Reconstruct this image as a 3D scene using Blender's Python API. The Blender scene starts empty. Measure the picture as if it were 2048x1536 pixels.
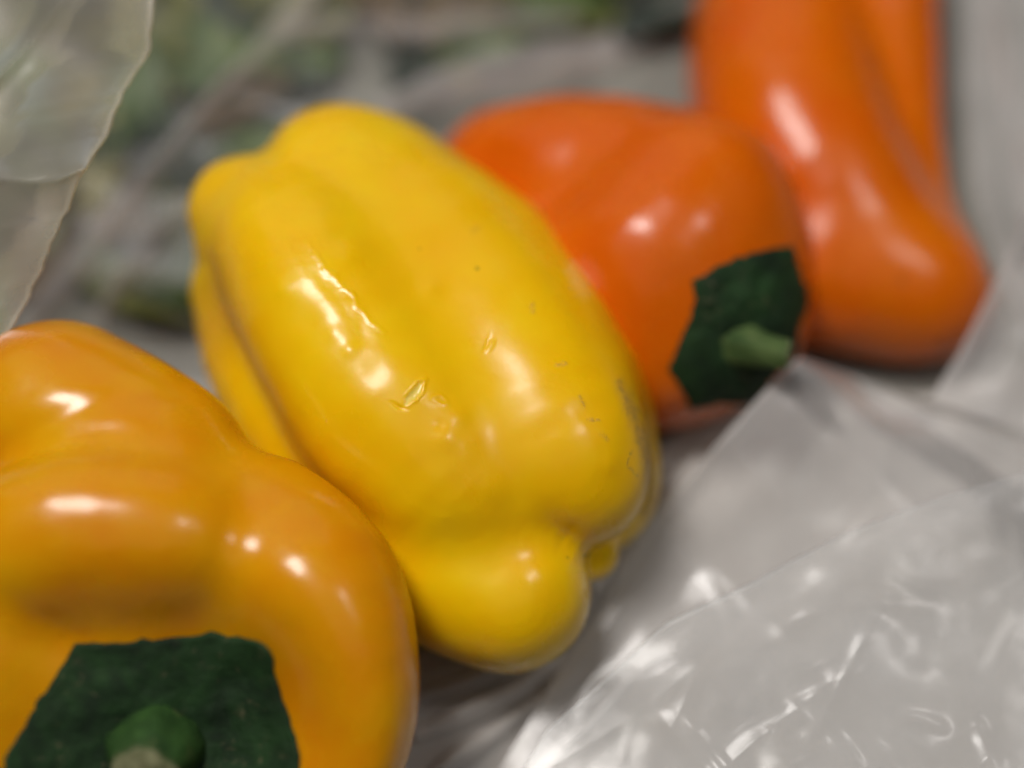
import bpy, math, random
import numpy as np
from mathutils import Matrix, Vector

# ------------------------------------------------------------------ camera frame
S = 0.00008            # metres per photo pixel at the focus distance
D = 3980.0             # camera distance in those pixels
ELEV = math.radians(65)
H0 = 645.0             # height of the aim point above the table
SE, CE = math.sin(ELEV), math.cos(ELEV)

def cam2world(p):      # (right, up, toward camera) px units -> world metres
    p = np.asarray(p, float)
    x, u, n = p[..., 0], p[..., 1], p[..., 2]
    return np.stack([x, u * SE - n * CE, H0 + u * CE + n * SE], -1) * S

def at(px, py, d=0.0):  # a photo pixel at depth d (px toward the camera)
    k = (D - d) / D
    return np.array([(px - 1024) * k, (768 - py) * k, d])

def ground(px, py, h=0.0):   # where the ray through a pixel meets height h (px): x, y, z in px
    px = np.asarray(px, float); py = np.asarray(py, float); h = np.asarray(h, float)
    a, b = (px - 1024) / D, (768 - py) / D
    # H0 + u*CE + d*SE = h, u = b*(D-d)
    d = (h - H0 - b * D * CE) / (SE - b * CE)
    k = D - d
    return np.stack([a * k, b * k * SE - d * CE, h + 0 * a], -1)

scene = bpy.context.scene
C = scene.collection
cam_d = bpy.data.cameras.new('camera')
cam = bpy.data.objects.new('camera', cam_d); C.objects.link(cam)
cp = cam2world((0, 0, D))
cam.location = cp
cam.rotation_euler = (math.pi / 2 - ELEV, 0, 0)
cam_d.sensor_width = 36
cam_d.lens = 36 * D / 2048
cam_d.clip_start = 0.01; cam_d.clip_end = 50
cam_d.dof.use_dof = True
cam_d.dof.focus_distance = (D + 0) * S
cam_d.dof.aperture_fstop = 2.5
cam_d.dof.aperture_blades = 7
scene.camera = cam

w = bpy.data.worlds.new('World'); scene.world = w; w.use_nodes = True
bg = w.node_tree.nodes['Background']
bg.inputs[0].default_value = (0.80, 0.85, 0.92, 1); bg.inputs[1].default_value = 0.03

def area(name, loc, target, size, power, col, sy=None):
    l = bpy.data.lights.new(name, 'AREA'); l.energy = power; l.color = col
    l.size = size
    if sy: l.shape = 'RECTANGLE'; l.size_y = sy
    o = bpy.data.objects.new(name, l); C.objects.link(o)
    o.location = loc
    v = Vector(target) - Vector(loc)
    o.rotation_euler = v.to_track_quat('-Z', 'Y').to_euler()
    return o
area('ceiling_lamp', (-0.34, 0.24, 1.25), (0, 0, 0.02), 0.32, 12.8, (1.0, 0.955, 0.915), 0.40)
area('second_lamp', (0.62, 0.02, 1.15), (0, 0, 0.02), 0.20, 1.9, (1.0, 0.95, 0.91), 0.20)
area('window_light', (-0.5, 1.9, 1.2), (0, 0, 0.02), 2.6, 4.0, (0.80, 0.92, 1.0), 1.6)
area('fill_light', (0.3, -0.7, 2.0), (0, 0, 0.02), 2.0, 2.0, (0.94, 0.97, 1.0), 1.6)  # added soft fill from the front, not a real lamp of the room

scene.view_settings.view_transform = 'Standard'
scene.view_settings.look = 'None'
scene.view_settings.exposure = 0.0
scene.view_settings.gamma = 1.0
scene.cycles.max_bounces = 7
scene.cycles.adaptive_threshold = 0.03
scene.cycles.transparent_max_bounces = 12
scene.cycles.use_denoising = True
scene.cycles.caustics_reflective = False

# ------------------------------------------------------------------ numpy helpers
def lattice_noise(P, scale, seed):
    """smooth value noise in -1..1; P (N,3) px, scale px per cell"""
    rng = np.random.RandomState(seed)
    n = 32
    T = rng.uniform(-1, 1, (n, n, n)).astype(np.float32)
    q = P / scale + rng.uniform(0, 50, 3)
    i = np.floor(q).astype(int); f = q - i
    f = f * f * f * (f * (f * 6 - 15) + 10)
    out = 0
    for dx in (0, 1):
        for dy in (0, 1):
            for dz in (0, 1):
                wt = ((f[:, 0] if dx else 1 - f[:, 0]) * (f[:, 1] if dy else 1 - f[:, 1])
                      * (f[:, 2] if dz else 1 - f[:, 2]))
                out = out + wt * T[(i[:, 0] + dx) % n, (i[:, 1] + dy) % n, (i[:, 2] + dz) % n]
    return out

def smin(a, b, k):
    h = np.maximum(k - np.abs(a - b), 0) / k
    return np.minimum(a, b) - h * h * k * 0.25

def smax(a, b, k):
    return -smin(-a, -b, k)

def cone(P, a, ra, b, rb):
    ba = b - a
    L = float(ba @ ba)
    if L < 1e-6:
        return np.sqrt(((P - a) ** 2).sum(-1)) - ra
    t = np.clip(((P - a) @ ba) / L, 0, 1)
    q = P - a - t[..., None] * ba
    return np.sqrt((q * q).sum(-1)) - (ra + (rb - ra) * t)

def node(v):           # (px, py, d, r) -> camera-frame point, radius scaled with its distance
    return at(v[0], v[1], v[2]), v[3] * (D - v[2]) / D

def chain(P, pts, k=30.0):
    """a tapering tube through the nodes, run through a spline so that it shows no joints"""
    N = [node(p) for p in pts]
    if len(N) == 1:
        return cone(P, N[0][0], N[0][1], N[0][0], N[0][1])
    A = np.array([np.append(c, r) for c, r in N])
    E = np.vstack([2 * A[0] - A[1], A, 2 * A[-1] - A[-2]])
    Q = []
    for i in range(len(A) - 1):
        p0, p1, p2, p3 = E[i:i + 4]
        for t in (0, 1 / 3, 2 / 3):
            Q.append(0.5 * (2 * p1 + (p2 - p0) * t + (2 * p0 - 5 * p1 + 4 * p2 - p3) * t * t + (3 * p1 - p0 - 3 * p2 + p3) * t ** 3))
    Q.append(A[-1])
    out = None
    for p, q in zip(Q[:-1], Q[1:]):
        d = cone(P, p[:3], p[3], q[:3], q[3])
        out = d if out is None else smin(out, d, 16)
    return out

def surface_nets(f, lo, hi, cell):
    ax = [np.arange(l, h + cell, cell) for l, h in zip(lo, hi)]
    shp = tuple(len(a) for a in ax)
    # coarse pass first, the fine grid only near the surface
    G = np.stack(np.meshgrid(*[a[::3] for a in ax], indexing='ij'), -1)
    Vc = f(G.reshape(-1, 3)).reshape(G.shape[:3])
    V = Vc.repeat(3, 0).repeat(3, 1).repeat(3, 2)[:shp[0], :shp[1], :shp[2]].astype(np.float32)
    near = np.argwhere(np.abs(V) < cell * 3 * 2.0)
    pts = np.stack([ax[i][near[:, i]] for i in range(3)], 1)
    V[tuple(near.T)] = f(pts)
    ins = V < 0
    c = [s - 1 for s in shp]
    cnt = np.zeros(c, np.int8); pos = np.zeros(c + [3]); ne = np.zeros(c)
    for dx in (0, 1):
        for dy in (0, 1):
            for dz in (0, 1):
                cnt += ins[dx:dx + c[0], dy:dy + c[1], dz:dz + c[2]]
    act = (cnt > 0) & (cnt < 8)
    for axis in range(3):
        others = [a for a in range(3) if a != axis]
        for o1 in (0, 1):
            for o2 in (0, 1):
                off = [0, 0, 0]; off[others[0]] = o1; off[others[1]] = o2
                s0 = tuple(slice(off[a], off[a] + c[a]) for a in range(3))
                off[axis] = 1
                s1 = tuple(slice(off[a], off[a] + c[a]) for a in range(3))
                v0, v1 = V[s0], V[s1]
                m = (v0 < 0) != (v1 < 0)
                t = np.where(m, v0 / np.where(m, v0 - v1, 1), 0)
                ne += m
                pos[..., others[0]] += m * o1
                pos[..., others[1]] += m * o2
                pos[..., axis] += t
    idx = -np.ones(c, int); idx[act] = np.arange(act.sum())
    I = np.argwhere(act)
    verts = (I + pos[act] / ne[act][:, None]) * cell + np.array([a[0] for a in ax])
    faces = []
    for axis in range(3):
        o = [a for a in range(3) if a != axis]
        s0 = [slice(None)] * 3; s1 = [slice(None)] * 3
        s0[axis] = slice(0, -1); s1[axis] = slice(1, None)
        a0, a1 = ins[tuple(s0)], ins[tuple(s1)]
        E = np.argwhere(a0 != a1)
        E = E[(E[:, o[0]] > 0) & (E[:, o[1]] > 0) & (E[:, o[0]] < c[o[0]]) & (E[:, o[1]] < c[o[1]])]
        def g(d0, d1):
            q = E.copy(); q[:, o[0]] -= d0; q[:, o[1]] -= d1
            return idx[q[:, 0], q[:, 1], q[:, 2]]
        quad = np.stack([g(1, 1), g(0, 1), g(0, 0), g(1, 0)], 1)
        flip = a0[tuple(E.T)] != (axis == 1)
        quad[~flip] = quad[~flip][:, ::-1]
        faces.append(quad)
    return verts, np.concatenate(faces)

def subdivide(v, q):
    e = np.sort(np.stack([q, np.roll(q, -1, 1)], -1).reshape(-1, 2), 1)
    ue, inv = np.unique(e[:, 0].astype(np.int64) * len(v) + e[:, 1], return_inverse=True)
    em = (v[ue // len(v)] + v[ue % len(v)]) / 2
    fc = v[q].mean(1)
    inv = inv.reshape(-1, 4) + len(v)
    fi = np.arange(len(q)) + len(v) + len(em)
    nq = []
    for i in range(4):
        nq.append(np.stack([q[:, i], inv[:, i], fi, inv[:, i - 1]], 1))
    return np.concatenate([v, em, fc]), np.concatenate(nq)

def grad(f, P, e=2.0):
    g = np.stack([f(P + np.eye(3)[i] * e) - f(P - np.eye(3)[i] * e) for i in range(3)], -1) / (2 * e)
    return g

def project(f, P, it=2):
    for _ in range(it):
        g = grad(f, P)
        P = P - (f(P) / np.maximum((g * g).sum(-1), 1e-3))[:, None] * g * 0.95
    return P

def make_mesh(name, verts, faces, mat, parent=None, base=None, smooth=True, attrs=None):
    """verts in world metres"""
    verts = np.asarray(verts, float)
    b = np.zeros(3) if base is None else np.asarray(base)
    me = bpy.data.meshes.new(name)
    faces = np.asarray(faces) if not isinstance(faces, list) else faces
    if isinstance(faces, np.ndarray):
        k = faces.shape[1]
        me.vertices.add(len(verts)); me.loops.add(faces.size); me.polygons.add(len(faces))
        me.vertices.foreach_set('co', (verts - b).astype(np.float32).ravel())
        me.loops.foreach_set('vertex_index', faces.astype(np.int32).ravel())
        me.polygons.foreach_set('loop_start', np.arange(0, faces.size, k, dtype=np.int32))
        me.update(calc_edges=True)
    else:
        me.from_pydata([tuple(p) for p in verts - b], [], [tuple(f) for f in faces])
    me.validate()
    me.polygons.foreach_set('use_smooth', np.full(len(me.polygons), smooth))
    for k, a in (attrs or {}).items():
        at_ = me.attributes.new(k, 'FLOAT', 'POINT')
        at_.data.foreach_set('value', np.asarray(a, np.float32))
    me.update()
    me.materials.append(mat)
    o = bpy.data.objects.new(name, me); C.objects.link(o)
    if parent is not None: o.parent = parent
    else: o.location = b
    return o

def thing(name, label, cat, base, group=None):
    o = bpy.data.objects.new(name, None); C.objects.link(o)
    o.location = base; o.empty_display_size = 0.01
    o['label'] = label; o['category'] = cat
    if group: o['group'] = group
    return o

# ------------------------------------------------------------------ materials
class NT:
    def __init__(s, name):
        s.m = bpy.data.materials.new(name); s.m.use_nodes = True
        s.t = s.m.node_tree; s.t.nodes.clear()
        s.out = s.t.nodes.new('ShaderNodeOutputMaterial')
    def n(s, kind, **kw):
        nd = s.t.nodes.new('ShaderNode' + kind)
        for k, v in kw.items():
            if k.startswith('_'): setattr(nd, k[1:], v)
        return nd
    def l(s, a, b): s.t.links.new(a, b)
    def noise(s, scale, detail=3, rough=0.5, vec=None, dist=0.0):
        nd = s.n('TexNoise'); nd.inputs['Scale'].default_value = scale
        nd.inputs['Detail'].default_value = detail; nd.inputs['Roughness'].default_value = rough
        nd.inputs['Distortion'].default_value = dist
        if vec is not None: s.l(vec, nd.inputs['Vector'])
        return nd.outputs[0]
    def ramp(s, fac, stops):
        nd = s.n('ValToRGB'); cr = nd.color_ramp
        while len(cr.elements) < len(stops): cr.elements.new(0.5)
        for e, (p, c) in zip(cr.elements, stops):
            e.position = p; e.color = c if len(c) == 4 else (*c, 1)
        s.l(fac, nd.inputs[0]); return nd.outputs[0]
    def mix(s, fac, a, b):
        nd = s.n('Mix'); nd.data_type = 'RGBA'
        for sock, v in ((nd.inputs[0], fac), (nd.inputs[6], a), (nd.inputs[7], b)):
            if hasattr(v, 'links'): s.l(v, sock)
            elif isinstance(v, (int, float)): sock.default_value = v
            else: sock.default_value = (*v, 1)
        return nd.outputs[2]
    def math(s, op, a, b=None):
        nd = s.n('Math'); nd.operation = op
        for sock, v in ((nd.inputs[0], a), (nd.inputs[1], b)):
            if v is None: continue
            if hasattr(v, 'links'): s.l(v, sock)
            else: sock.default_value = v
        return nd.outputs[0]
    def obj(s): return s.n('TexCoord').outputs['Object']
    def attr(s, name):
        nd = s.n('Attribute'); nd.attribute_name = name; return nd.outputs['Fac']
    def bump(s, h, strength, dist, normal=None):
        nd = s.n('Bump'); nd.inputs['Strength'].default_value = strength
        nd.inputs['Distance'].default_value = dist
        s.l(h, nd.inputs['Height'])
        if normal is not None: s.l(normal, nd.inputs['Normal'])
        return nd.outputs[0]

def pepper_mat(name, ca, cb, cc, rough=0.3):
    m = NT(name); v = m.obj()
    big = m.noise(38, 3, 0.55, v)
    col = m.ramp(big, [(0.30, cb), (0.50, ca), (0.68, cc)])
    fine = m.noise(900, 2, 0.5, v)
    col = m.mix(m.math('MULTIPLY', fine, 0.10), col, cc)
    # scuffs, dirt and scar tissue painted where the skin is worn
    sc = m.attr('scar')
    brk = m.ramp(m.noise(2600, 3, 0.7, v), [(0.42, (0, 0, 0)), (0.56, (1, 1, 1))])
    scm = m.math('MULTIPLY', sc, brk)
    col = m.mix(scm, col, (0.34, 0.19, 0.055))
    col = m.mix(m.attr('dirt'), col, (0.02, 0.015, 0.006))
    col = m.mix(m.attr('flesh'), col, (0.80, 0.60, 0.10))
    p = m.n('BsdfPrincipled')
    m.l(col, p.inputs['Base Color'])
    p.inputs['Subsurface Weight'].default_value = 0.18
    p.inputs['Subsurface Radius'].default_value = (1.0, 0.45, 0.08)
    p.inputs['Subsurface Scale'].default_value = 0.003
    r = m.ramp(m.noise(70, 4, 0.6, v), [(0.3, (rough - 0.06,) * 3), (0.7, (rough + 0.08,) * 3)])
    rr = m.math('ADD', r, m.math('MULTIPLY', scm, 0.4))
    m.l(rr, p.inputs['Roughness'])
    p.inputs['IOR'].default_value = 1.40
    p.inputs['Specular IOR Level'].default_value = 0.45
    p.inputs['Coat Weight'].default_value = 0.22
    p.inputs['Coat Roughness'].default_value = 0.16
    b1 = m.bump(m.noise(150, 2, 0.4, v), 0.16, 0.0008)
    b2 = m.bump(m.noise(1500, 2, 0.5, v), 0.06, 0.00012, b1)
    b3 = m.bump(scm, 0.5, 0.0002, b2)
    m.l(b3, p.inputs['Normal'])
    m.l(p.outputs[0], m.out.inputs[0])
    return m.m

M_YEL = pepper_mat('yellow_pepper_skin', (0.88, 0.51, 0.001), (0.87, 0.45, 0.001), (0.89, 0.58, 0.002), 0.29)
M_AMB = pepper_mat('amber_pepper_skin', (0.70, 0.29, 0.001), (0.68, 0.21, 0.001), (0.72, 0.35, 0.002), 0.25)
M_ORA = pepper_mat('orange_pepper_skin', (0.68, 0.126, 0.0002), (0.66, 0.105, 0.0002), (0.70, 0.145, 0.0003), 0.27)
M_ORB = pepper_mat('deep_orange_pepper_skin', (0.68, 0.130, 0.0002), (0.66, 0.104, 0.0002), (0.70, 0.15, 0.0003), 0.27)

def green_mat(name, dark, light, spot, rough=0.55, sc=1.0):
    m = NT(name); v = m.obj()
    col = m.ramp(m.noise(160 * sc, 5, 0.65, v, 0.6), [(0.32, dark), (0.66, light)])
    sp = m.ramp(m.noise(300 * sc, 5, 0.75, v, 1.5), [(0.60, (0, 0, 0)), (0.68, (1, 1, 1))])
    col = m.mix(m.math('MULTIPLY', sp, 0.7), col, spot)
    p = m.n('BsdfPrincipled'); m.l(col, p.inputs['Base Color'])
    p.inputs['Roughness'].default_value = rough + 0.2
    p.inputs['Specular IOR Level'].default_value = 0.25
    b = m.bump(m.noise(330 * sc, 5, 0.7, v), 0.6, 0.0012)
    m.l(b, p.inputs['Normal'])
    m.l(p.outputs[0], m.out.inputs[0]); return m.m
M_CAL = green_mat('calyx_green', (0.005, 0.014, 0.005), (0.014, 0.045, 0.011), (0.13, 0.11, 0.06))
M_STEM = green_mat('stem_green', (0.010, 0.034, 0.007), (0.03, 0.085, 0.016), (0.12, 0.13, 0.05))
M_STEM2 = green_mat('pale_stem_green', (0.022, 0.055, 0.012), (0.10, 0.15, 0.045), (0.36, 0.33, 0.18))
M_CUT = green_mat('stem_cut', (0.13, 0.15, 0.06), (0.36, 0.36, 0.20), (0.10, 0.07, 0.03), 0.7, 2.0)

def film_mat(name, white, opaque, tint=(0.86, 0.86, 0.84), rough=0.28, bump=0.05, gloss=0.55):
    m = NT(name); v = m.obj()
    tr = m.n('BsdfTransparent'); tr.inputs[0].default_value = (0.97, 0.97, 0.96, 1)
    df = m.n('BsdfDiffuse'); df.inputs[0].default_value = (*tint, 1)
    tl = m.n('BsdfTranslucent'); tl.inputs[0].default_value = (*tint, 1)
    gl = m.n('BsdfGlossy'); gl.inputs['Roughness'].default_value = rough
    h1 = m.noise(140, 4, 0.55, v, 0.8)
    mp = m.n('Mapping'); mp.inputs['Scale'].default_value = (1, 0.25, 1); mp.inputs['Rotation'].default_value = (0, 0, 0.7)
    m.l(v, mp.inputs[0])
    h2 = m.noise(420, 3, 0.5, mp.outputs[0], 0.4)
    b = m.bump(h1, bump, 0.002); b = m.bump(h2, bump * 0.6, 0.0006, b)
    for s in (df, tl, gl): m.l(b, s.inputs['Normal'])
    a = m.n('MixShader'); a.inputs[0].default_value = 0.25
    m.l(df.outputs[0], a.inputs[1]); m.l(tl.outputs[0], a.inputs[2])
    # milkiness varies a little over the film
    mk = m.ramp(m.noise(45, 3, 0.5, v), [(0.3, (white,) * 3), (0.7, (opaque,) * 3)])
    c = m.n('MixShader'); m.l(mk, c.inputs[0]); m.l(tr.outputs[0], c.inputs[1]); m.l(a.outputs[0], c.inputs[2])
    fr = m.n('Fresnel'); fr.inputs[0].default_value = 1.5; m.l(b, fr.inputs['Normal'])
    d = m.n('MixShader'); m.l(m.math('MINIMUM', m.math('MULTIPLY', fr.outputs[0], gloss), 0.35), d.inputs[0])
    m.l(c.outputs[0], d.inputs[1]); m.l(gl.outputs[0], d.inputs[2])
    m.l(d.outputs[0], m.out.inputs[0]); return m.m
M_FILM = film_mat('clear_film', 0.03, 0.07)
M_WALL = film_mat('milky_film', 0.30, 0.46, (0.93, 0.90, 0.88), 0.20, 0.05, 0.7)  # slight warm tint: light bounced off the peppers put into the colour
M_VEIL = film_mat('thin_milky_film', 0.10, 0.22, (0.88, 0.90, 0.92), 0.20, 0.03, 0.5)
M_GATH = film_mat('gathered_film', 0.58, 0.74, (0.84, 0.80, 0.76), 0.24, 0.05, 0.6)  # warm tint stands in for orange bounce light from the peppers
M_FOLD = film_mat('folded_film', 0.26, 0.40, (0.84, 0.77, 0.74), 0.3, 0.05, 0.25)
M_FLAP = film_mat('flap_film', 0.28, 0.42, (0.62, 0.56, 0.44), 0.30, 0.04, 0.35)

def simple_mat(name, a, b, scale, rough, bump=0.2, dist=0.002):
    m = NT(name); v = m.obj()
    nz = m.noise(scale, 4, 0.6, v)
    p = m.n('BsdfPrincipled'); m.l(m.ramp(nz, [(0.35, a), (0.65, b)]), p.inputs['Base Color'])
    p.inputs['Roughness'].default_value = rough
    m.l(m.bump(nz, bump, dist), p.inputs['Normal'])
    m.l(p.outputs[0], m.out.inputs[0]); return m.m
M_TABLE = simple_mat('table_top', (0.20, 0.195, 0.165), (0.28, 0.265, 0.23), 14, 0.6)
LEAFM = [simple_mat('leaf_green', (0.028, 0.065, 0.006), (0.085, 0.135, 0.016), 60, 0.5),
         simple_mat('leaf_olive', (0.07, 0.08, 0.008), (0.17, 0.16, 0.02), 60, 0.5),
         simple_mat('leaf_dark', (0.012, 0.02, 0.012), (0.03, 0.045, 0.022), 60, 0.5),
         simple_mat('leaf_yellowing', (0.20, 0.18, 0.05), (0.30, 0.25, 0.08), 60, 0.55),
         simple_mat('leaf_brown', (0.09, 0.055, 0.025), (0.15, 0.10, 0.05), 60, 0.6)]

# ------------------------------------------------------------------ table
R_ = 1.6
tb = make_mesh('table_surface', [(-R_, -R_, -0.001), (R_, -R_, -0.001), (R_, R_, -0.001), (-R_, R_, -0.001)],
               [(0, 1, 2, 3)], M_TABLE, smooth=False)
tb['kind'] = 'structure'

# ------------------------------------------------------------------ pepper shapes (photo px, px, depth px, radius px)
def f_yellow(P):
    def ch(pts, k=0): return chain(P, [(x, y, d + 0.3 * (y - 800), r) for x, y, d, r in pts])
    tl = np.clip((-P[..., 1] + 60) / 260, 0, 1)            # folds deepen towards the blossom end
    m1 = ch([(548, 460, -256, 128), (590, 520, -206, 152), (650, 625, -174, 172), (780, 810, -182, 196), (895, 940, -200, 184), (968, 1002, -222, 142)])
    m2 = ch([(690, 376, -370, 154), (880, 560, -318, 190), (1015, 735, -270, 206), (1108, 885, -230, 186), (1150, 955, -228, 142)])
    b = smin(m1, m2, 78 + 62 * np.clip((P[..., 1] - 60) / 260, 0, 1))
    b = smin(b, ch([(484, 424, -325, 110), (556, 565, -310, 124)]), 48)
    b = smin(b, ch([(672, 366, -360, 148), (730, 440, -350, 160)]), 50)
    b = smin(b, ch([(800, 378, -420, 112), (940, 545, -430, 174), (1070, 720, -425, 188), (1148, 920, -405, 172), (1165, 970, -400, 144)]), 110 - 98 * tl)
    low = ch([(478, 590, -410, 98), (560, 760, -420, 132), (715, 945, -400, 184), (885, 1095, -328, 186), (1016, 1180, -300, 167)])
    b = smin(b, low, 80 - 32 * np.clip((-P[..., 1] + 120) / 320, 0, 1))
    b = smin(b, ch([(1180, 1106, -345, 58), (1110, 1060, -365, 74)]), 10)
    b = smin(b, ch([(700, 600, -470, 170), (900, 900, -450, 190)]), 60)
    return b

def f_amber(P):
    o = 290
    back = chain(P, [(120, 850, -430 + o, 212), (270, 935, -370 + o, 205), (330, 1010, -330 + o, 205)], 60)
    top = chain(P, [(-30, 1120, -200 + o, 150), (150, 1062, -175 + o, 160), (330, 1075, -190 + o, 162), (425, 1110, -225 + o, 140)], 70)
    right = chain(P, [(520, 1075, -300 + o, 170), (622, 1180, -215 + o, 176), (676, 1320, -185 + o, 160), (668, 1480, -190 + o, 150), (560, 1680, -220 + o, 160)], 60)
    left = chain(P, [(-60, 1240, -220 + o, 170), (-120, 1450, -190 + o, 180), (-20, 1680, -220 + o, 160)], 60)
    bot = chain(P, [(120, 1760, -240 + o, 170), (450, 1770, -240 + o, 170)], 60)
    core = chain(P, [(310, 1420, -345 + o, 250), (330, 1580, -345 + o, 235)], 60)
    b = smin(back, top, 36)
    b = smin(b, right, 52)
    b = smin(b, left, 50)
    b = smin(b, bot, 60)
    b = smin(b, core, 200)
    a, r = node((325, 1610, 475, 405))                      # the hollow that holds the stem
    b = smax(b, -(np.sqrt(((P - a) ** 2).sum(-1)) - r), 150)
    return b

def f_orange(P):
    up = chain(P, [(1010, 345, -720, 134), (1180, 385, -695, 196), (1370, 430, -625, 196), (1440, 475, -560, 172)])
    fr = chain(P, [(1030, 590, -640, 186), (1210, 570, -548, 196), (1360, 530, -530, 196), (1430, 570, -540, 184)])
    lo = chain(P, [(1160, 680, -560, 178), (1310, 665, -535, 194), (1420, 640, -530, 188)])
    sh = chain(P, [(1230, 620, -490, 150), (1308, 500, -462, 168), (1400, 385, -492, 150)])   # shoulder ridge round the stem end
    b = smin(up, fr, 80)
    b = smin(b, lo, 70)
    b = smin(b, sh, 85)
    return b

def f_orange2(P):
    main = chain(P, [(1610, -150, -1150, 176), (1575, 60, -990, 188), (1580, 220, -845, 196), (1635, 365, -758, 186), (1715, 480, -725, 168), (1795, 555, -695, 150), (1838, 582, -685, 132)])
    rt = chain(P, [(1730, -110, -1030, 144), (1765, 110, -920, 116), (1782, 260, -850, 102), (1812, 410, -780, 88), (1860, 540, -730, 94)])
    lo = chain(P, [(1640, 540, -700, 158), (1800, 590, -690, 124), (1880, 610, -690, 90)])
    b = smin(main, rt, 44)
    b = smin(b, lo, 60)
    tip = chain(P, [(1900, 590, -690, 84), (1968, 592, -700, 20)])
    tip = smin(tip, chain(P, [(1860, 620, -690, 92), (1912, 694, -710, 18)]), 22)
    b = smin(b, tip, 26)
    return b

def seg_dist(P2, pts):
    """2-d distance in photo px from projected points to a polyline, and the parameter along it"""
    best = np.full(len(P2), 1e9); par = np.zeros(len(P2))
    pts = np.asarray(pts, float)
    n = len(pts) - 1
    for i in range(n):
        a, b = pts[i], pts[i + 1]
        t = np.clip(((P2 - a) @ (b - a)) / max(((b - a) ** 2).sum(), 1e-9), 0, 1)
        d = np.sqrt((((P2 - a) - t[:, None] * (b - a)) ** 2).sum(1))
        m = d < best
        best[m] = d[m]; par[m] = (i + t[m]) / n
    return best, par

def to_px(P):
    k = D / (D - P[:, 2])
    return np.stack([1024 + P[:, 0] * k, 768 - P[:, 1] * k], 1)

def relax(v, q, it, lam=0.5):
    e = np.sort(np.stack([q, np.roll(q, -1, 1)], -1).reshape(-1, 2), 1)
    e = np.unique(e[:, 0].astype(np.int64) * len(v) + e[:, 1])
    a, b = e // len(v), e % len(v)
    deg = np.bincount(a, minlength=len(v)) + np.bincount(b, minlength=len(v))
    for i in range(it):
        L = lam if i % 2 == 0 else -lam * 0.92            # Taubin: smooths without shrinking
        acc = np.stack([np.bincount(a, v[b, c], len(v)) + np.bincount(b, v[a, c], len(v)) for c in range(3)], 1)
        v = v + L * (acc / np.maximum(deg, 1)[:, None] - v)
    return v

def vnormals(v, q):
    n = np.cross(v[q[:, 2]] - v[q[:, 0]], v[q[:, 3]] - v[q[:, 1]])
    out = np.stack([sum(np.bincount(q[:, k], n[:, c], len(v)) for k in range(4)) for c in range(3)], 1)
    return out / np.maximum(np.linalg.norm(out, axis=1), 1e-9)[:, None]

def build_skin(f, lo, hi, cell, levels, seed, wav, detail=None):
    v, q = surface_nets(f, lo, hi, cell)
    v = project(f, v, 2)
    v = relax(v, q, 24)
    for _ in range(levels):
        v, q = subdivide(v, q); v = relax(v, q, 5)
    nrm = vnormals(v, q)
    c = v.mean(0)
    if ((v - c) * nrm).sum() < 0: nrm = -nrm; q = q[:, ::-1]
    # the skin's own unevenness
    h = wav * (0.8 * lattice_noise(v, 170, seed) + 0.25 * lattice_noise(v, 80, seed + 1))
    at_ = {'scar': np.zeros(len(v)), 'dirt': np.zeros(len(v)), 'flesh': np.zeros(len(v))}
    if detail:
        p2 = to_px(v); front = nrm[:, 2] > -0.1
        h = h + detail(v, p2, front, at_)
    v = v + nrm * h[:, None]
    return v, q, at_

def flatness(x): return np.clip(x, 0, 1)

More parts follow.
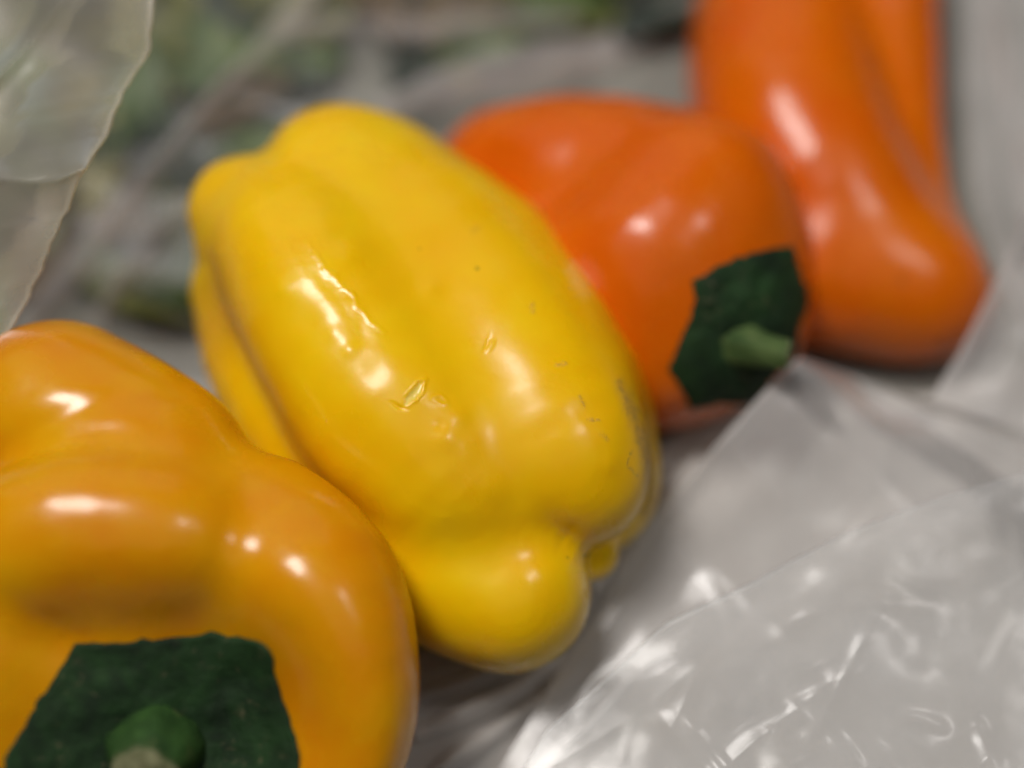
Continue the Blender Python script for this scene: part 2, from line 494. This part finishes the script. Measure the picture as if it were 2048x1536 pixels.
def det_yellow(v, p2, fr, at_):
    h = np.zeros(len(v))
    p0 = p2
    p2 = p2 + 4.5 * np.stack([lattice_noise(v, 22, 91), lattice_noise(v, 22, 92)], 1) + 2 * np.stack([lattice_noise(v, 9, 93), lattice_noise(v, 9, 94)], 1)
    # pressed seam line on the crest
    d, t = seg_dist(p2, [(596, 455), (640, 520), (690, 575), (735, 635), (775, 665)])
    h += np.where(fr, 2.0 * np.exp(-(d / 6) ** 2) * np.sin(np.pi * np.clip(t, 0, 1)) ** 0.4, 0)
    d2, t2 = seg_dist(p2, [(580, 470), (622, 535), (672, 590), (716, 650)])
    h -= np.where(fr, 1.2 * np.exp(-(d2 / 14) ** 2), 0)
    # the shallow valley between the two upper lobes, opening into a notch at the blossom end
    d, t = seg_dist(p0, [(720, 430), (810, 600), (905, 760), (975, 880), (1050, 1000), (1120, 1070), (1160, 1095)])
    h -= np.where(fr, np.clip((1 - t) * 9, 0, 1) * (1 + 9 * t ** 2) * np.exp(-(d / (46 - 12 * t)) ** 2), 0)
    # and the dimple between the bumps at the far end
    d, t = seg_dist(p2, [(520, 262), (545, 350), (575, 440), (600, 510)])
    h -= np.where(fr | (p2[:, 1] < 330), 8 * (1 - t) ** 0.8 * np.exp(-(d / 30) ** 2), 0)
    d, t = seg_dist(p2, [(350, 530), (400, 525), (440, 560)])
    h -= np.where(fr, 8 * (1 - t) * np.exp(-(d / 22) ** 2), 0)
    # gouge with a flap of skin
    ang = math.radians(-50)
    def ell(cx, cy, a, b, ang):
        x = p2[:, 0] - cx; y = p2[:, 1] - cy
        u = x * math.cos(ang) + y * math.sin(ang); w_ = -x * math.sin(ang) + y * math.cos(ang)
        return np.sqrt((u / a) ** 2 + (w_ / b) ** 2)
    e = ell(827, 788, 26, 10, ang)
    h += np.where(fr, -4.5 * np.clip(1.15 - e, 0, 1) ** 0.6, 0)
    h += np.where(fr, 2.4 * np.exp(-((e - 1.25) / 0.3) ** 2) * np.clip((p2[:, 0] - 805) / 25, 0, 1), 0)
    at_['flesh'] = np.where(fr, np.clip((1.05 - e) * 6, 0, 1), 0)
    e = ell(798, 812, 20, 5, math.radians(20)); h += np.where(fr, -4.0 * np.clip(1.2 - e, 0, 1), 0)
    e = ell(880, 800, 14, 9, 0.3); h += np.where(fr, 0.8 * np.exp(-((e - 1) / 0.35) ** 2), 0)
    e = ell(972, 685, 20, 4, math.radians(-70)); h += np.where(fr, -1.4 * np.clip(1.2 - e, 0, 1), 0)
    e = ell(981, 692, 16, 5, math.radians(-60)); h += np.where(fr, 1.4 * np.clip(1.2 - e, 0, 1), 0)
    # dimples and little bumps along the crest
    for cx, cy, s, a in ((612, 640, 34, -4), (668, 668, 20, 3), (725, 672, 24, -4), (700, 700, 15, 3), (520, 520, 26, 3), (560, 575, 22, 3.5),
                         (890, 880, 26, 5), (880, 850, 14, -3), (990, 975, 34, 4), (640, 440, 40, 4), (700, 510, 30, 4), (862, 578, 22, 5),
                         (1218, 930, 22, 3), (750, 745, 30, -3), (860, 830, 30, -3), (920, 830, 22, 3)):
        h += np.where(fr, 0.8 * a * np.exp(-(((p0[:, 0] - cx) ** 2 + (p0[:, 1] - cy) ** 2) / s ** 2)), 0)
    # corky scar in the fold at the right-hand edge
    d, t = seg_dist(p2, [(1238, 770), (1268, 830), (1288, 890), (1300, 950), (1302, 1000), (1290, 1030)])
    at_['scar'] = np.where(fr | (v[:, 2] > -420), np.exp(-(d / 11) ** 2) * 0.95, 0)
    for pts, wd, a in (([(1262, 905), (1258, 930), (1266, 950), (1274, 954)], 2.6, 0.8), ([(1160, 790), (1168, 812)], 4, .5), ([(1172, 838), (1198, 842)], 4, .5),
                       ([(1116, 728), (1134, 728)], 4, .5), ([(1205, 870), (1212, 878)], 5, .4), ([(946, 458), (960, 455)], 5, .35), ([(1064, 608), (1068, 622)], 4, .4)):
        d, t = seg_dist(p2, pts); at_['scar'] = np.maximum(at_['scar'], np.where(fr, a * np.exp(-(d / wd) ** 2), 0))
    for pts, wd, a in (([(1171, 1113), (1179, 1109)], 3, 1), ([(952, 538), (953, 539)], 3, .9), ([(1137, 1115), (1138, 1116)], 2, .6), ([(840, 496), (841, 497)], 2.5, .6)):
        d, t = seg_dist(p2, pts); at_['dirt'] = np.maximum(at_['dirt'], np.where(fr, a * np.exp(-(d / wd) ** 2), 0))
    return h

def det_orange2(v, p2, fr, at_):
    for x, y, s, a in ((1805, 560, 8, .35), (1890, 690, 10, .45), (1878, 700, 6, .3)):
        at_['dirt'] = np.maximum(at_['dirt'], np.where(fr, a * np.exp(-(((p2[:, 0] - x) ** 2 + (p2[:, 1] - y) ** 2) / s ** 2)), 0))
    return np.zeros(len(v))

def det_orange(v, p2, fr, at_):
    def gs(x, y, s): return np.exp(-(((p2[:, 0] - x) ** 2 + (p2[:, 1] - y) ** 2) / s ** 2))
    h = -20 * gs(955, 300, 70) - 6 * gs(1150, 285, 60)
    d, t = seg_dist(p2, [(960, 420), (1090, 430), (1220, 385), (1340, 320)])
    h -= 4 * np.exp(-(d / 46) ** 2)
    d, t = seg_dist(p2, [(1170, 560), (1220, 700), (1260, 830)])
    h -= 9 * np.exp(-(d / 55) ** 2)
    return np.where(fr, h, 0)

def det_amber(v, p2, fr, at_):
    h = np.zeros(len(v))
    d, t = seg_dist(p2, [(-10, 905), (60, 862), (140, 822), (250, 786), (365, 770)])
    h -= np.where(fr, 5 * np.exp(-(d / 26) ** 2), 0)
    return h

def calyx(name_parent, f, center, outline, thick, stem_path, stem_r, base, parent, seed, stem_mat, hide_cut=False, start=300):
    """a leathery star of sepals hugging the skin: outline in photo px round its centre, depth found on the skin itself"""
    rng = np.random.RandomState(seed)
    oc = np.array(outline, float) - np.array(center)
    # resample the closed outline
    closed = np.vstack([oc, oc[:1]])
    n_th = 96
    seg = np.linalg.norm(np.diff(closed, axis=0), axis=1); cum = np.concatenate([[0], np.cumsum(seg)])
    tt = np.linspace(0, cum[-1], n_th, endpoint=False)
    ring = np.stack([np.interp(tt, cum, closed[:, i]) for i in (0, 1)], 1)
    ring *= 1 + 0.012 * rng.randn(n_th, 1)
    n_r = 26
    rows = []
    for j in range(n_r + 1):
        rows.append(ring * (j / n_r))
    P2 = np.concatenate(rows) + np.array(center)
    rho = np.repeat(np.arange(n_r + 1) / n_r, n_th)
    # march along the view direction onto the skin
    dep = np.full(len(P2), float(start)); alive = np.ones(len(P2), bool)
    for _ in range(70):
        k = (D - dep) / D
        P = np.stack([(P2[:, 0] - 1024) * k, (768 - P2[:, 1]) * k, dep], 1)
        s = f(P)
        dep = dep - np.clip(s * 0.8, -20, 60)
    k = (D - dep) / D
    P = np.stack([(P2[:, 0] - 1024) * k, (768 - P2[:, 1]) * k, dep], 1)
    # relax depth: sepals bridge small hollows
    Z = dep.reshape(n_r + 1, n_th).copy()
    for _ in range(14):
        Z[1:-1] = (Z[1:-1] * 2 + Z[:-2] + Z[2:] + np.roll(Z, 1, 1)[1:-1] + np.roll(Z, -1, 1)[1:-1]) / 6
        Z[0] = Z[1].mean()
    dep2 = Z.ravel()
    P[:, 2] = np.maximum(dep2, dep)
    nz = lattice_noise(P, 45, seed) * 7 + lattice_noise(P, 20, seed + 1) * 4
    th = 3 + thick * (1 - 0.8 * rho ** 5) + nz * (rho > 0.02) * (1 - 0.5 * rho)
    g = grad(f, P); nr = g / np.maximum(np.linalg.norm(g, axis=1), 1e-6)[:, None]
    nr = nr * 0.0 + np.array([0, 0, 1.0])
    topv = P + nr * th[:, None]; botv = P - nr * 6
    V = np.concatenate([topv, botv]); N = len(P)
    F = []
    for j in range(n_r):
        for i in range(n_th):
            a, b = j * n_th + i, j * n_th + (i + 1) % n_th
            c, d = b + n_th, a + n_th
            F.append((a, d, c, b)); F.append((N + a, N + b, N + c, N + d))
    o0 = n_r * n_th
    for i in range(n_th):
        a, b = o0 + i, o0 + (i + 1) % n_th
        F.append((a, N + a, N + b, b))
    cal = make_mesh('calyx', cam2world(V), np.array(F), M_CAL, parent, base)
    # stem: a tapered, slightly ribbed tube
    path = np.array([at(*p) for p in stem_path]); rad = np.array(stem_r, float)
    m = 18; tt = np.linspace(0, len(path) - 1, m)
    cl = np.stack([np.interp(tt, np.arange(len(path)), path[:, i]) for i in range(3)], 1)
    for _ in range(4): cl[1:-1] = (cl[:-2] + 2 * cl[1:-1] + cl[2:]) / 4
    rr = np.interp(tt, np.arange(len(path)), rad)
    K = 28; V = []; F = []
    up = np.array([0.3, 1, 0.1])
    for j in range(m):
        tg = cl[min(j + 1, m - 1)] - cl[max(j - 1, 0)]; tg /= np.linalg.norm(tg)
        a = np.cross(tg, up); a /= np.linalg.norm(a); b = np.cross(tg, a)
        for i in range(K):
            th_ = 2 * math.pi * i / K
            r = rr[j] * (1 + 0.045 * math.cos(5 * th_ + 0.6) + 0.025 * math.sin(9 * th_ + j * .3))
            V.append(cl[j] + r * (math.cos(th_) * a + math.sin(th_) * b))
    for j in range(m - 1):
        for i in range(K):
            F.append((j * K + i, j * K + (i + 1) % K, (j + 1) * K + (i + 1) % K, (j + 1) * K + i))
    V = np.array(V)
    st = make_mesh('stem', cam2world(V), np.array(F), stem_mat, parent, base)
    # cut end: a rough, dried disc a touch beyond the tube
    endr = V[-K:]; c = cl[-1]; tg = cl[-1] - cl[-2]; tg /= np.linalg.norm(tg)
    V2 = []; F2 = []
    for j in range(6):
        s = 1.04 - j * 0.2
        for i in range(K):
            V2.append(c + (endr[i] - c) * max(s, 0.04) + tg * ((2 if j else -3) + rng.uniform(-2.5, 2.5) * (j > 0)))
    for j in range(5):
        for i in range(K):
            F2.append((j * K + i, j * K + (i + 1) % K, (j + 1) * K + (i + 1) % K, (j + 1) * K + i))
    F2l = [tuple(x) for x in F2] + [tuple(5 * K + i for i in range(K))]
    ce = make_mesh('cut_end', cam2world(np.array(V2)), F2l, M_CUT, st, base)
    return cal

def pepper(name, label, f, box, cell, levels, seed, wav, mat, detail=None):
    lo = np.minimum(at(*box[0]), at(*box[1])); hi = np.maximum(at(*box[0]), at(*box[1]))
    v, q, at_ = build_skin(f, lo, hi, cell, levels, seed, wav, detail)
    wv = cam2world(v)
    z = wv[:, 2] / S - 5; wv[:, 2] = (5 + 0.5 * (z + np.sqrt(z * z + 30 ** 2))) * S   # settles flat where it rests
    i = wv[:, 2].argmin()
    print('PEPPER', name, 'min z px', wv[i, 2] / S, 'faces', len(q))
    base = np.array([wv[:, 0].mean(), wv[:, 1].mean(), wv[:, 2].min()])
    root = thing(name, label, 'pepper', base, 'sweet peppers lying in the plastic bag')
    make_mesh('skin', wv, q, mat, root, base, True, at_)
    return root, base

FAST_GEO = False
pepper('bell_pepper', 'lemon yellow lobed pepper lying diagonally across the middle with no stem showing',
       f_yellow, ((200, 60, 160), (1460, 1480, -860)), 12, 2, 11, 4.0, M_YEL, det_yellow)
r1, b1 = pepper('bell_pepper', 'large amber yellow pepper at lower left with its dark green stem end facing forward',
       f_amber, ((-440, 540, 460), (960, 2100, -600)), 13, 1, 21, 4.5, M_AMB, det_amber)
calyx('amber', f_amber, (318, 1500),
      [(150, 1285), (240, 1284), (330, 1277), (430, 1264), (530, 1282), (545, 1330), (562, 1380), (590, 1470), (606, 1560), (575, 1690), (420, 1760), (180, 1770), (20, 1680), (-30, 1600), (5, 1530), (60, 1430), (112, 1350)],
      16, [(318, 1490, 10), (312, 1496, 105), (298, 1520, 160), (288, 1548, 196)], (118, 102, 86, 62), b1, r1, 31, M_STEM, start=450)
r3, b3 = pepper('bell_pepper', 'squat orange pepper behind the yellow one with a ragged green calyx',
       f_orange, ((820, 120, -250), (1700, 940, -900)), 11, 1, 41, 5.0, M_ORA, det_orange)
calyx('orange', f_orange, (1480, 660),
      [(1585, 490), (1600, 540), (1620, 600), (1602, 660), (1590, 712), (1562, 740), (1535, 775), (1500, 812), (1440, 808), (1382, 822), (1362, 775), (1335, 742), (1355, 690), (1375, 650), (1388, 610), (1386, 562), (1450, 525), (1520, 502)],
      13, [(1455, 682, -360), (1490, 690, -325), (1532, 703, -302), (1578, 710, -288)], (60, 46, 36, 31), b3, r3, 51, M_STEM2, start=-150)
pepper('bell_pepper', 'deep orange ridged pepper at upper right cut off by the top edge',
       f_orange2, ((1300, -360, -400), (2080, 820, -1250)), 12, 1, 61, 4.0, M_ORB, det_orange2)

# ------------------------------------------------------------------ greens under the film (upper left)
rng = random.Random(5)
def leaf(base_xy, length, width, rz, z, mat, name='leaf', parent=None, base=None, curl=0.25):
    n, m = 14, 8
    V = []; F = []
    ph = rng.uniform(0, 6)
    for i in range(n + 1):
        t = i / n
        wd = width * (math.sin(math.pi * min(1, t * 0.94 + 0.03)) ** 0.7)
        for j in range(m + 1):
            s = j / m * 2 - 1
            x = (t - 0.5) * length
            y = s * wd / 2
            zz = z + curl * width * 0.5 * abs(s) ** 1.6 + 9 * math.sin(7 * t + ph + 3 * s) + 7 * math.sin(15 * t * (1 + .2 * s) + ph) * abs(s) - 20 * (2 * t - 1) ** 2
            zz = max(zz, 2)
            V.append((base_xy[0] + x * math.cos(rz) - y * math.sin(rz), base_xy[1] + x * math.sin(rz) + y * math.cos(rz), zz))
    for i in range(n):
        for j in range(m):
            a = i * (m + 1) + j
            F.append((a, a + 1, a + m + 2, a + m + 1))
    return make_mesh(name, np.array(V) * S, np.array(F), mat, parent, base)
gb = ground(480, 250); gbase = np.array([gb[0], gb[1], 0]) * S
greens = thing('leafy_greens', 'loose bunch of dark and yellowing green leaves under the film at upper left', 'leafy greens', gbase)
specs = []
for k in range(150):
    px = rng.uniform(-150, 1350); py = rng.uniform(-220, 640)
    if px > 560 and py > 230: continue
    if px + py > 1060 and py > 130: continue
    mi = rng.choices([0, 1, 2, 3, 4], [5, 4, 4, 1.3, 1.6])[0]
    g = ground(px, py)
    leaf((g[0], g[1]), rng.uniform(260, 420), rng.uniform(110, 190), rng.uniform(0, 6.28), rng.uniform(10, 75), LEAFM[mi], parent=greens, base=gbase)

# ------------------------------------------------------------------ plastic bag
bag_base = np.array([0, 0, 0.0])
bag = thing('plastic_bag', 'crumpled translucent plastic bag holding the four peppers', 'plastic bag', bag_base)

def crease_field(XY, seed, n, box, amp, wid, length, angle=None, spread=0.6):
    r = np.random.RandomState(seed)
    h = np.zeros(len(XY))
    for _ in range(n):
        c = np.array([r.uniform(box[0], box[2]), r.uniform(box[1], box[3])])
        a = r.uniform(0, np.pi) if angle is None else angle + r.randn() * spread
        u = np.array([math.cos(a), math.sin(a)])
        L = r.uniform(*length); w_ = r.uniform(*wid); am = r.uniform(*amp) * r.choice([-1, 1], p=[.35, .65])
        q = XY - c
        s = q @ u; t = q @ np.array([-u[1], u[0]])
        m = (np.abs(s) < L) & (np.abs(t) < w_ * 5)
        tt = t[m] + 0.10 * w_ * np.sin(s[m] / L * 5)
        h[m] += am * np.exp(-np.abs(tt) / w_) * (1 - (s[m] / L) ** 2) ** 1.5
    return h

def line_crease(XY, pts, amp, wd, hh=0.0):
    g = ground([p[0] for p in pts], [p[1] for p in pts], hh)[:, :2]
    d, t = seg_dist(XY, g)
    return amp * np.exp(-(d / (1.7 * wd)) ** 2) * np.clip(4 * np.minimum(t, 1 - t) + 0.05, 0, 1)

def greens_h(XY):
    c = ground(430, 180)[:2]
    q = (XY - c) / np.array([820, 640])
    return 105 * np.clip(1.35 - (q ** 2).sum(1), 0, 1) ** 0.8

def grid_faces(nu, nv):
    i, j = np.meshgrid(np.arange(nu - 1), np.arange(nv - 1), indexing='ij')
    a = i * nv + j
    return np.stack([a, a + nv, a + nv + 1, a + 1], -1).reshape(-1, 4)

# lower wall of the bag: lies on the table, over the greens, under the peppers
xs = np.arange(-1700, 1700, 8.0); ys = np.arange(-1300, 1900, 8.0)
X, Y = np.meshgrid(xs, ys, indexing='ij'); XY = np.stack([X.ravel(), Y.ravel()], 1)
P3 = np.concatenate([XY, np.zeros((len(XY), 1))], 1)
gh = greens_h(XY)
H = 8 + gh
H += crease_field(XY, 3, 90, (-1600, -1300, 1600, 1800), (2, 8), (14, 50), (150, 600))
H += 9 * lattice_noise(P3, 260, 2) + 5 * lattice_noise(P3, 110, 6)
H = np.maximum(H, 2.5)
# flattened under the peppers' weight
for bb in (ground(840, 800), ground(330, 1300), ground(1290, 560), ground(1700, 420)):
    q = ((XY - bb[:2]) ** 2).sum(1) / 330 ** 2
    H = H * (1 - 0.85 * np.exp(-q ** 2)) + 2.0 * np.exp(-q ** 2)
make_mesh('lower_wall', np.column_stack([XY, H]) * S, grid_faces(len(xs), len(ys)), M_FILM, bag, bag_base)

def sheet(name, edge, far, mat, nu=240, nv=150, sag=1.6, seed=1, crease=(26, (2, 8), (14, 40), (120, 380)), lines=(), lift=0, ang=None, hfar=12, noise=8, grain=0.6, stretch=2.6, crumple=1.0):
    e = np.array(edge, float); f_ = np.array(far, float)
    def res(a, n):
        t = np.concatenate([[0], np.cumsum(np.linalg.norm(np.diff(a[:, :2], axis=0), axis=1))]); t /= t[-1]
        u = np.linspace(0, 1, n)
        o = np.stack([np.interp(u, t, a[:, i]) for i in range(a.shape[1])], 1)
        for _ in range(3): o[1:-1] = (o[:-2] + 2 * o[1:-1] + o[2:]) / 4
        return o
    ee, ff = res(e, nu), res(f_, nu)
    ge = ground(ee[:, 0], ee[:, 1], ee[:, 2]); gf = ground(ff[:, 0], ff[:, 1], np.full(nu, float(hfar)))
    v = np.linspace(0, 1, nv) ** 1.5
    XYZ = ge[:, None, :] * (1 - v)[None, :, None] + gf[:, None, :] * v[None, :, None]
    XYZ[..., 2] = hfar + (ge[:, None, 2] - hfar) * (1 - v)[None, :] ** sag
    Q = XYZ.reshape(-1, 3)
    bx = (Q[:, 0].min(), Q[:, 1].min(), Q[:, 0].max(), Q[:, 1].max())
    h = crease_field(Q[:, :2], seed, crease[0], bx, crease[1], crease[2], crease[3], ang)
    ca, sa = math.cos(grain), math.sin(grain)
    G = np.column_stack([(Q[:, 0] * ca + Q[:, 1] * sa) / stretch, -Q[:, 0] * sa + Q[:, 1] * ca, 0 * Q[:, 0]])
    G[:, 1] += 40 * lattice_noise(Q, 300, seed + 9)
    msk = np.clip(0.55 + 0.9 * lattice_noise(Q, 330, seed + 10), 0.08, 1)
    h += crumple * msk * (np.abs(lattice_noise(G, 190, seed + 7)) * -34 + np.abs(lattice_noise(G, 85, seed + 8)) * -5 + np.abs(lattice_noise(G, 34, seed + 11)) * -0.8 * msk)
    h += noise * lattice_noise(Q, 180, seed + 5) + 0.5 * noise * lattice_noise(Q, 80, seed + 6)
    for pts, amp, wd, hh in lines: h += line_crease(Q[:, :2], pts, amp * 0.45, wd * 1.2, hh)
    fade = np.tile(np.clip(v * 8, 0.25, 1), nu)
    Q[:, 2] = np.maximum(Q[:, 2] + h * fade + lift, 4 + lift)
    # the free edge rolls under itself
    Q = Q.reshape(nu, nv, 3)
    inn = Q[:, 6] - Q[:, 0]; inn /= np.linalg.norm(inn, axis=1)[:, None]
    rows = [Q[:, 0] + inn * a + np.array([0, 0, -b]) for a, b in ((8, 4), (5, 5), (1, 4), (-2, 2))]
    Q = np.concatenate([np.stack(rows, 1), Q], 1)
    return make_mesh(name, Q.reshape(-1, 3) * S, grid_faces(nu, nv + 4), mat, bag, bag_base)

# gathered layers of film underneath
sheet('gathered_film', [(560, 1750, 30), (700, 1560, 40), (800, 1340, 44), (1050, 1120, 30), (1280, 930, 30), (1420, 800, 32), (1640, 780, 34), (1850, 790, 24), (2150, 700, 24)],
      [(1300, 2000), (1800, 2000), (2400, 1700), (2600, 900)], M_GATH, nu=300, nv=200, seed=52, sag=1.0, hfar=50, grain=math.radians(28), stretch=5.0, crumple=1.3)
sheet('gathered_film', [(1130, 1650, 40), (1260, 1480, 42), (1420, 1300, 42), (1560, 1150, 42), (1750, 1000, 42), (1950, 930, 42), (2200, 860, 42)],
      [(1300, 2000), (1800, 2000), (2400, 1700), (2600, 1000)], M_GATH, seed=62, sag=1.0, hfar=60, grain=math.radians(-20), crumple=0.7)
# front wall rising between the peppers and the lower right corner
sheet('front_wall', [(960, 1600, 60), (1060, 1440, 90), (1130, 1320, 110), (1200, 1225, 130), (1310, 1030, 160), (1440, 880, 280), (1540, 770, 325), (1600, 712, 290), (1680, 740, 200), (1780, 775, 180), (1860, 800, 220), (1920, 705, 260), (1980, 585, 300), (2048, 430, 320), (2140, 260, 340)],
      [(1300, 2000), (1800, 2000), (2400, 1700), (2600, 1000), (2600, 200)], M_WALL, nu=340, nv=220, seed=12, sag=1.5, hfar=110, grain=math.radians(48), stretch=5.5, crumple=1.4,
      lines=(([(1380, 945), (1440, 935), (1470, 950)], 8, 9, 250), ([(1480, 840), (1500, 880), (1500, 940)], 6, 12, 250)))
# a second fold of the wall standing nearer, its edge running up to the right
sheet('front_fold', [(1000, 1620, 200), (1090, 1460, 230), (1200, 1364, 262), (1330, 1245, 310), (1494, 1168, 345), (1690, 1065, 355), (1830, 1010, 350), (2000, 960, 340), (2200, 900, 330)],
      [(1300, 2000), (1800, 2000), (2400, 1700), (2600, 1200)], M_VEIL, nu=420, nv=320, seed=22, sag=1.3, hfar=270, grain=math.radians(28), stretch=7.0, crumple=1.0,
      crease=(24, (2, 7), (14, 40), (100, 320)), ang=math.radians(25),
      lines=(([(1475, 1255), (1600, 1195), (1672, 1152), (1780, 1170), (1890, 1210)], 14, 9, 330), ([(1500, 1285), (1660, 1215), (1730, 1205), (1895, 1222)], 12, 9, 320),
             ([(1310, 1420), (1380, 1490), (1460, 1580)], 10, 8, 290), ([(1350, 1420), (1420, 1490), (1480, 1560)], 8, 6, 290), ([(1570, 1395), (1640, 1470), (1720, 1560)], 9, 7, 290),
             ([(1640, 1420), (1690, 1480), (1730, 1540)], 8, 6, 290), ([(1730, 1470), (1800, 1530), (1840, 1580)], 9, 7, 290), ([(1800, 1470), (1860, 1530), (1890, 1580)], 8, 6, 290),
             ([(1945, 1420), (1970, 1480), (2000, 1560)], 11, 9, 290), ([(1790, 1430), (1850, 1440), (1910, 1460)], 8, 7, 290), ([(1540, 1450), (1545, 1490), (1570, 1530)], 6, 5, 290)))

# the wall of the bag at the far right, behind the ridged pepper
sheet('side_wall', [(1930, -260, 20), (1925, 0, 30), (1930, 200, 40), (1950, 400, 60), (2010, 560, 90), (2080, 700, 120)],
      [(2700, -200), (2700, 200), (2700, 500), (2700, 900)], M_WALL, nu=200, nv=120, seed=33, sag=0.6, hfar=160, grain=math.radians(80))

def strip(name, pts, width, h, mat, seed=0, lift=0.0):
    """a narrow fold of film standing a little above the sheet below it"""
    a = np.array(pts, float); n = 90
    t = np.concatenate([[0], np.cumsum(np.linalg.norm(np.diff(a, axis=0), axis=1))]); t /= t[-1]
    u = np.linspace(0, 1, n)
    px = np.interp(u, t, a[:, 0]); py = np.interp(u, t, a[:, 1])
    for _ in range(6):
        px[1:-1] = (px[:-2] + 2 * px[1:-1] + px[2:]) / 4; py[1:-1] = (py[:-2] + 2 * py[1:-1] + py[2:]) / 4
    g = ground(px, py, np.full(n, 60.0))[:, :2]
    tg = np.gradient(g, axis=0); tg /= np.linalg.norm(tg, axis=1)[:, None]
    nr = np.stack([-tg[:, 1], tg[:, 0]], 1)
    m = 13; V = []
    for j in range(m):
        s = j / (m - 1) * 2 - 1
        off = s * width * (0.5 + 0.12 * np.sin(u * 9 + seed))
        XYs = g + nr * off[:, None]
        z = greens_h(XYs) + 16 + lift + h * (1 - s * s) * (0.8 + 0.25 * np.sin(u * 13 + seed * 2))
        V.append(np.column_stack([XYs, z]))
    V = np.stack(V, 1).reshape(-1, 3)
    return make_mesh(name, V * S, grid_faces(n, m), mat, bag, bag_base)
strip('fold', [(720, -120), (640, 0), (520, 140), (400, 275), (230, 465), (70, 620), (-60, 740)], 62, 46, M_FOLD, 1)
strip('fold', [(420, 420), (330, 490), (250, 560), (190, 640)], 46, 36, M_FOLD, 2)
strip('fold', [(560, 95), (700, 78), (850, 88), (980, 60), (1150, 20)], 60, 30, M_FOLD, 3)
strip('fold', [(760, 260), (900, 190), (1080, 130), (1250, 60), (1420, -30)], 120, 40, M_FOLD, 4)
strip('fold', [(1990, -80), (2010, 100), (2040, 260), (2090, 400)], 70, 40, M_FOLD, 5)

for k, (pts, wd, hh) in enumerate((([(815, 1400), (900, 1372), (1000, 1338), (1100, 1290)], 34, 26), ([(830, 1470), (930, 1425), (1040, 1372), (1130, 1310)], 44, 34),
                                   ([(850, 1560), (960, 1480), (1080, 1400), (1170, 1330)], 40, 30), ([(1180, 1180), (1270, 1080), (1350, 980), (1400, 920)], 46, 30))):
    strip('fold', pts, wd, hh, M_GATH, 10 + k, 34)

# the upright flap at the left: edge in photo px with its own depth, running back out of view
def flap():
    edge = [(322, -120), (312, -40), (303, 60), (298, 98), (268, 150), (240, 200), (222, 250), (196, 298), (160, 352), (128, 430), (100, 500), (72, 560), (45, 622), (10, 678), (-40, 760), (-120, 900)]
    e = np.array(edge, float)
    t = np.concatenate([[0], np.cumsum(np.linalg.norm(np.diff(e, axis=0), axis=1))]); t /= t[-1]
    nu, nv = 200, 90
    u = np.linspace(0, 1, nu)
    ex = np.interp(u, t, e[:, 0]); ey = np.interp(u, t, e[:, 1])
    r = np.random.RandomState(3)
    ex = ex + 2.2 * np.interp(np.linspace(0, 60, nu), np.arange(61), r.randn(61))
    V = []
    for j in range(nv):
        v = (j / (nv - 1)) ** 1.3
        x = ex - v * 620; y = ey + v * 120
        # ripple: folds running with the edge
        dep = -70 - 200 * v + 18 * np.sin(v * 11 + 1.2 * np.sin(u * 5)) + 10 * np.sin(u * 17 + v * 6)
        dep = dep - 150 * (1 - u) ** 2
        d1, _ = seg_dist(np.stack([x, y], 1), [(-40, 352), (20, 362), (70, 366), (120, 358), (165, 338)])
        dep = dep + 26 * np.exp(-d1 / 16)
        d2, _ = seg_dist(np.stack([x, y], 1), [(-60, 200), (0, 150), (70, 75), (135, -10), (180, -90)])
        dep = dep + 22 * np.exp(-d2 / 14)
        k = (D - dep) / D
        V.append(np.stack([(x - 1024) * k, (768 - y) * k, dep], 1))
    V = np.stack(V, 1)
    e0 = V[:, 0]
    rows = [e0 + np.array(o) for o in ((-13, -1, -9), (-8, 0, -10), (-2, 0, -8), (2, 0, -4))]
    V = np.concatenate([np.stack(rows, 1), V], 1).reshape(-1, 3)
    make_mesh('flap', cam2world(V), grid_faces(nu, nv + 4), M_FLAP, bag, bag_base)
flap()
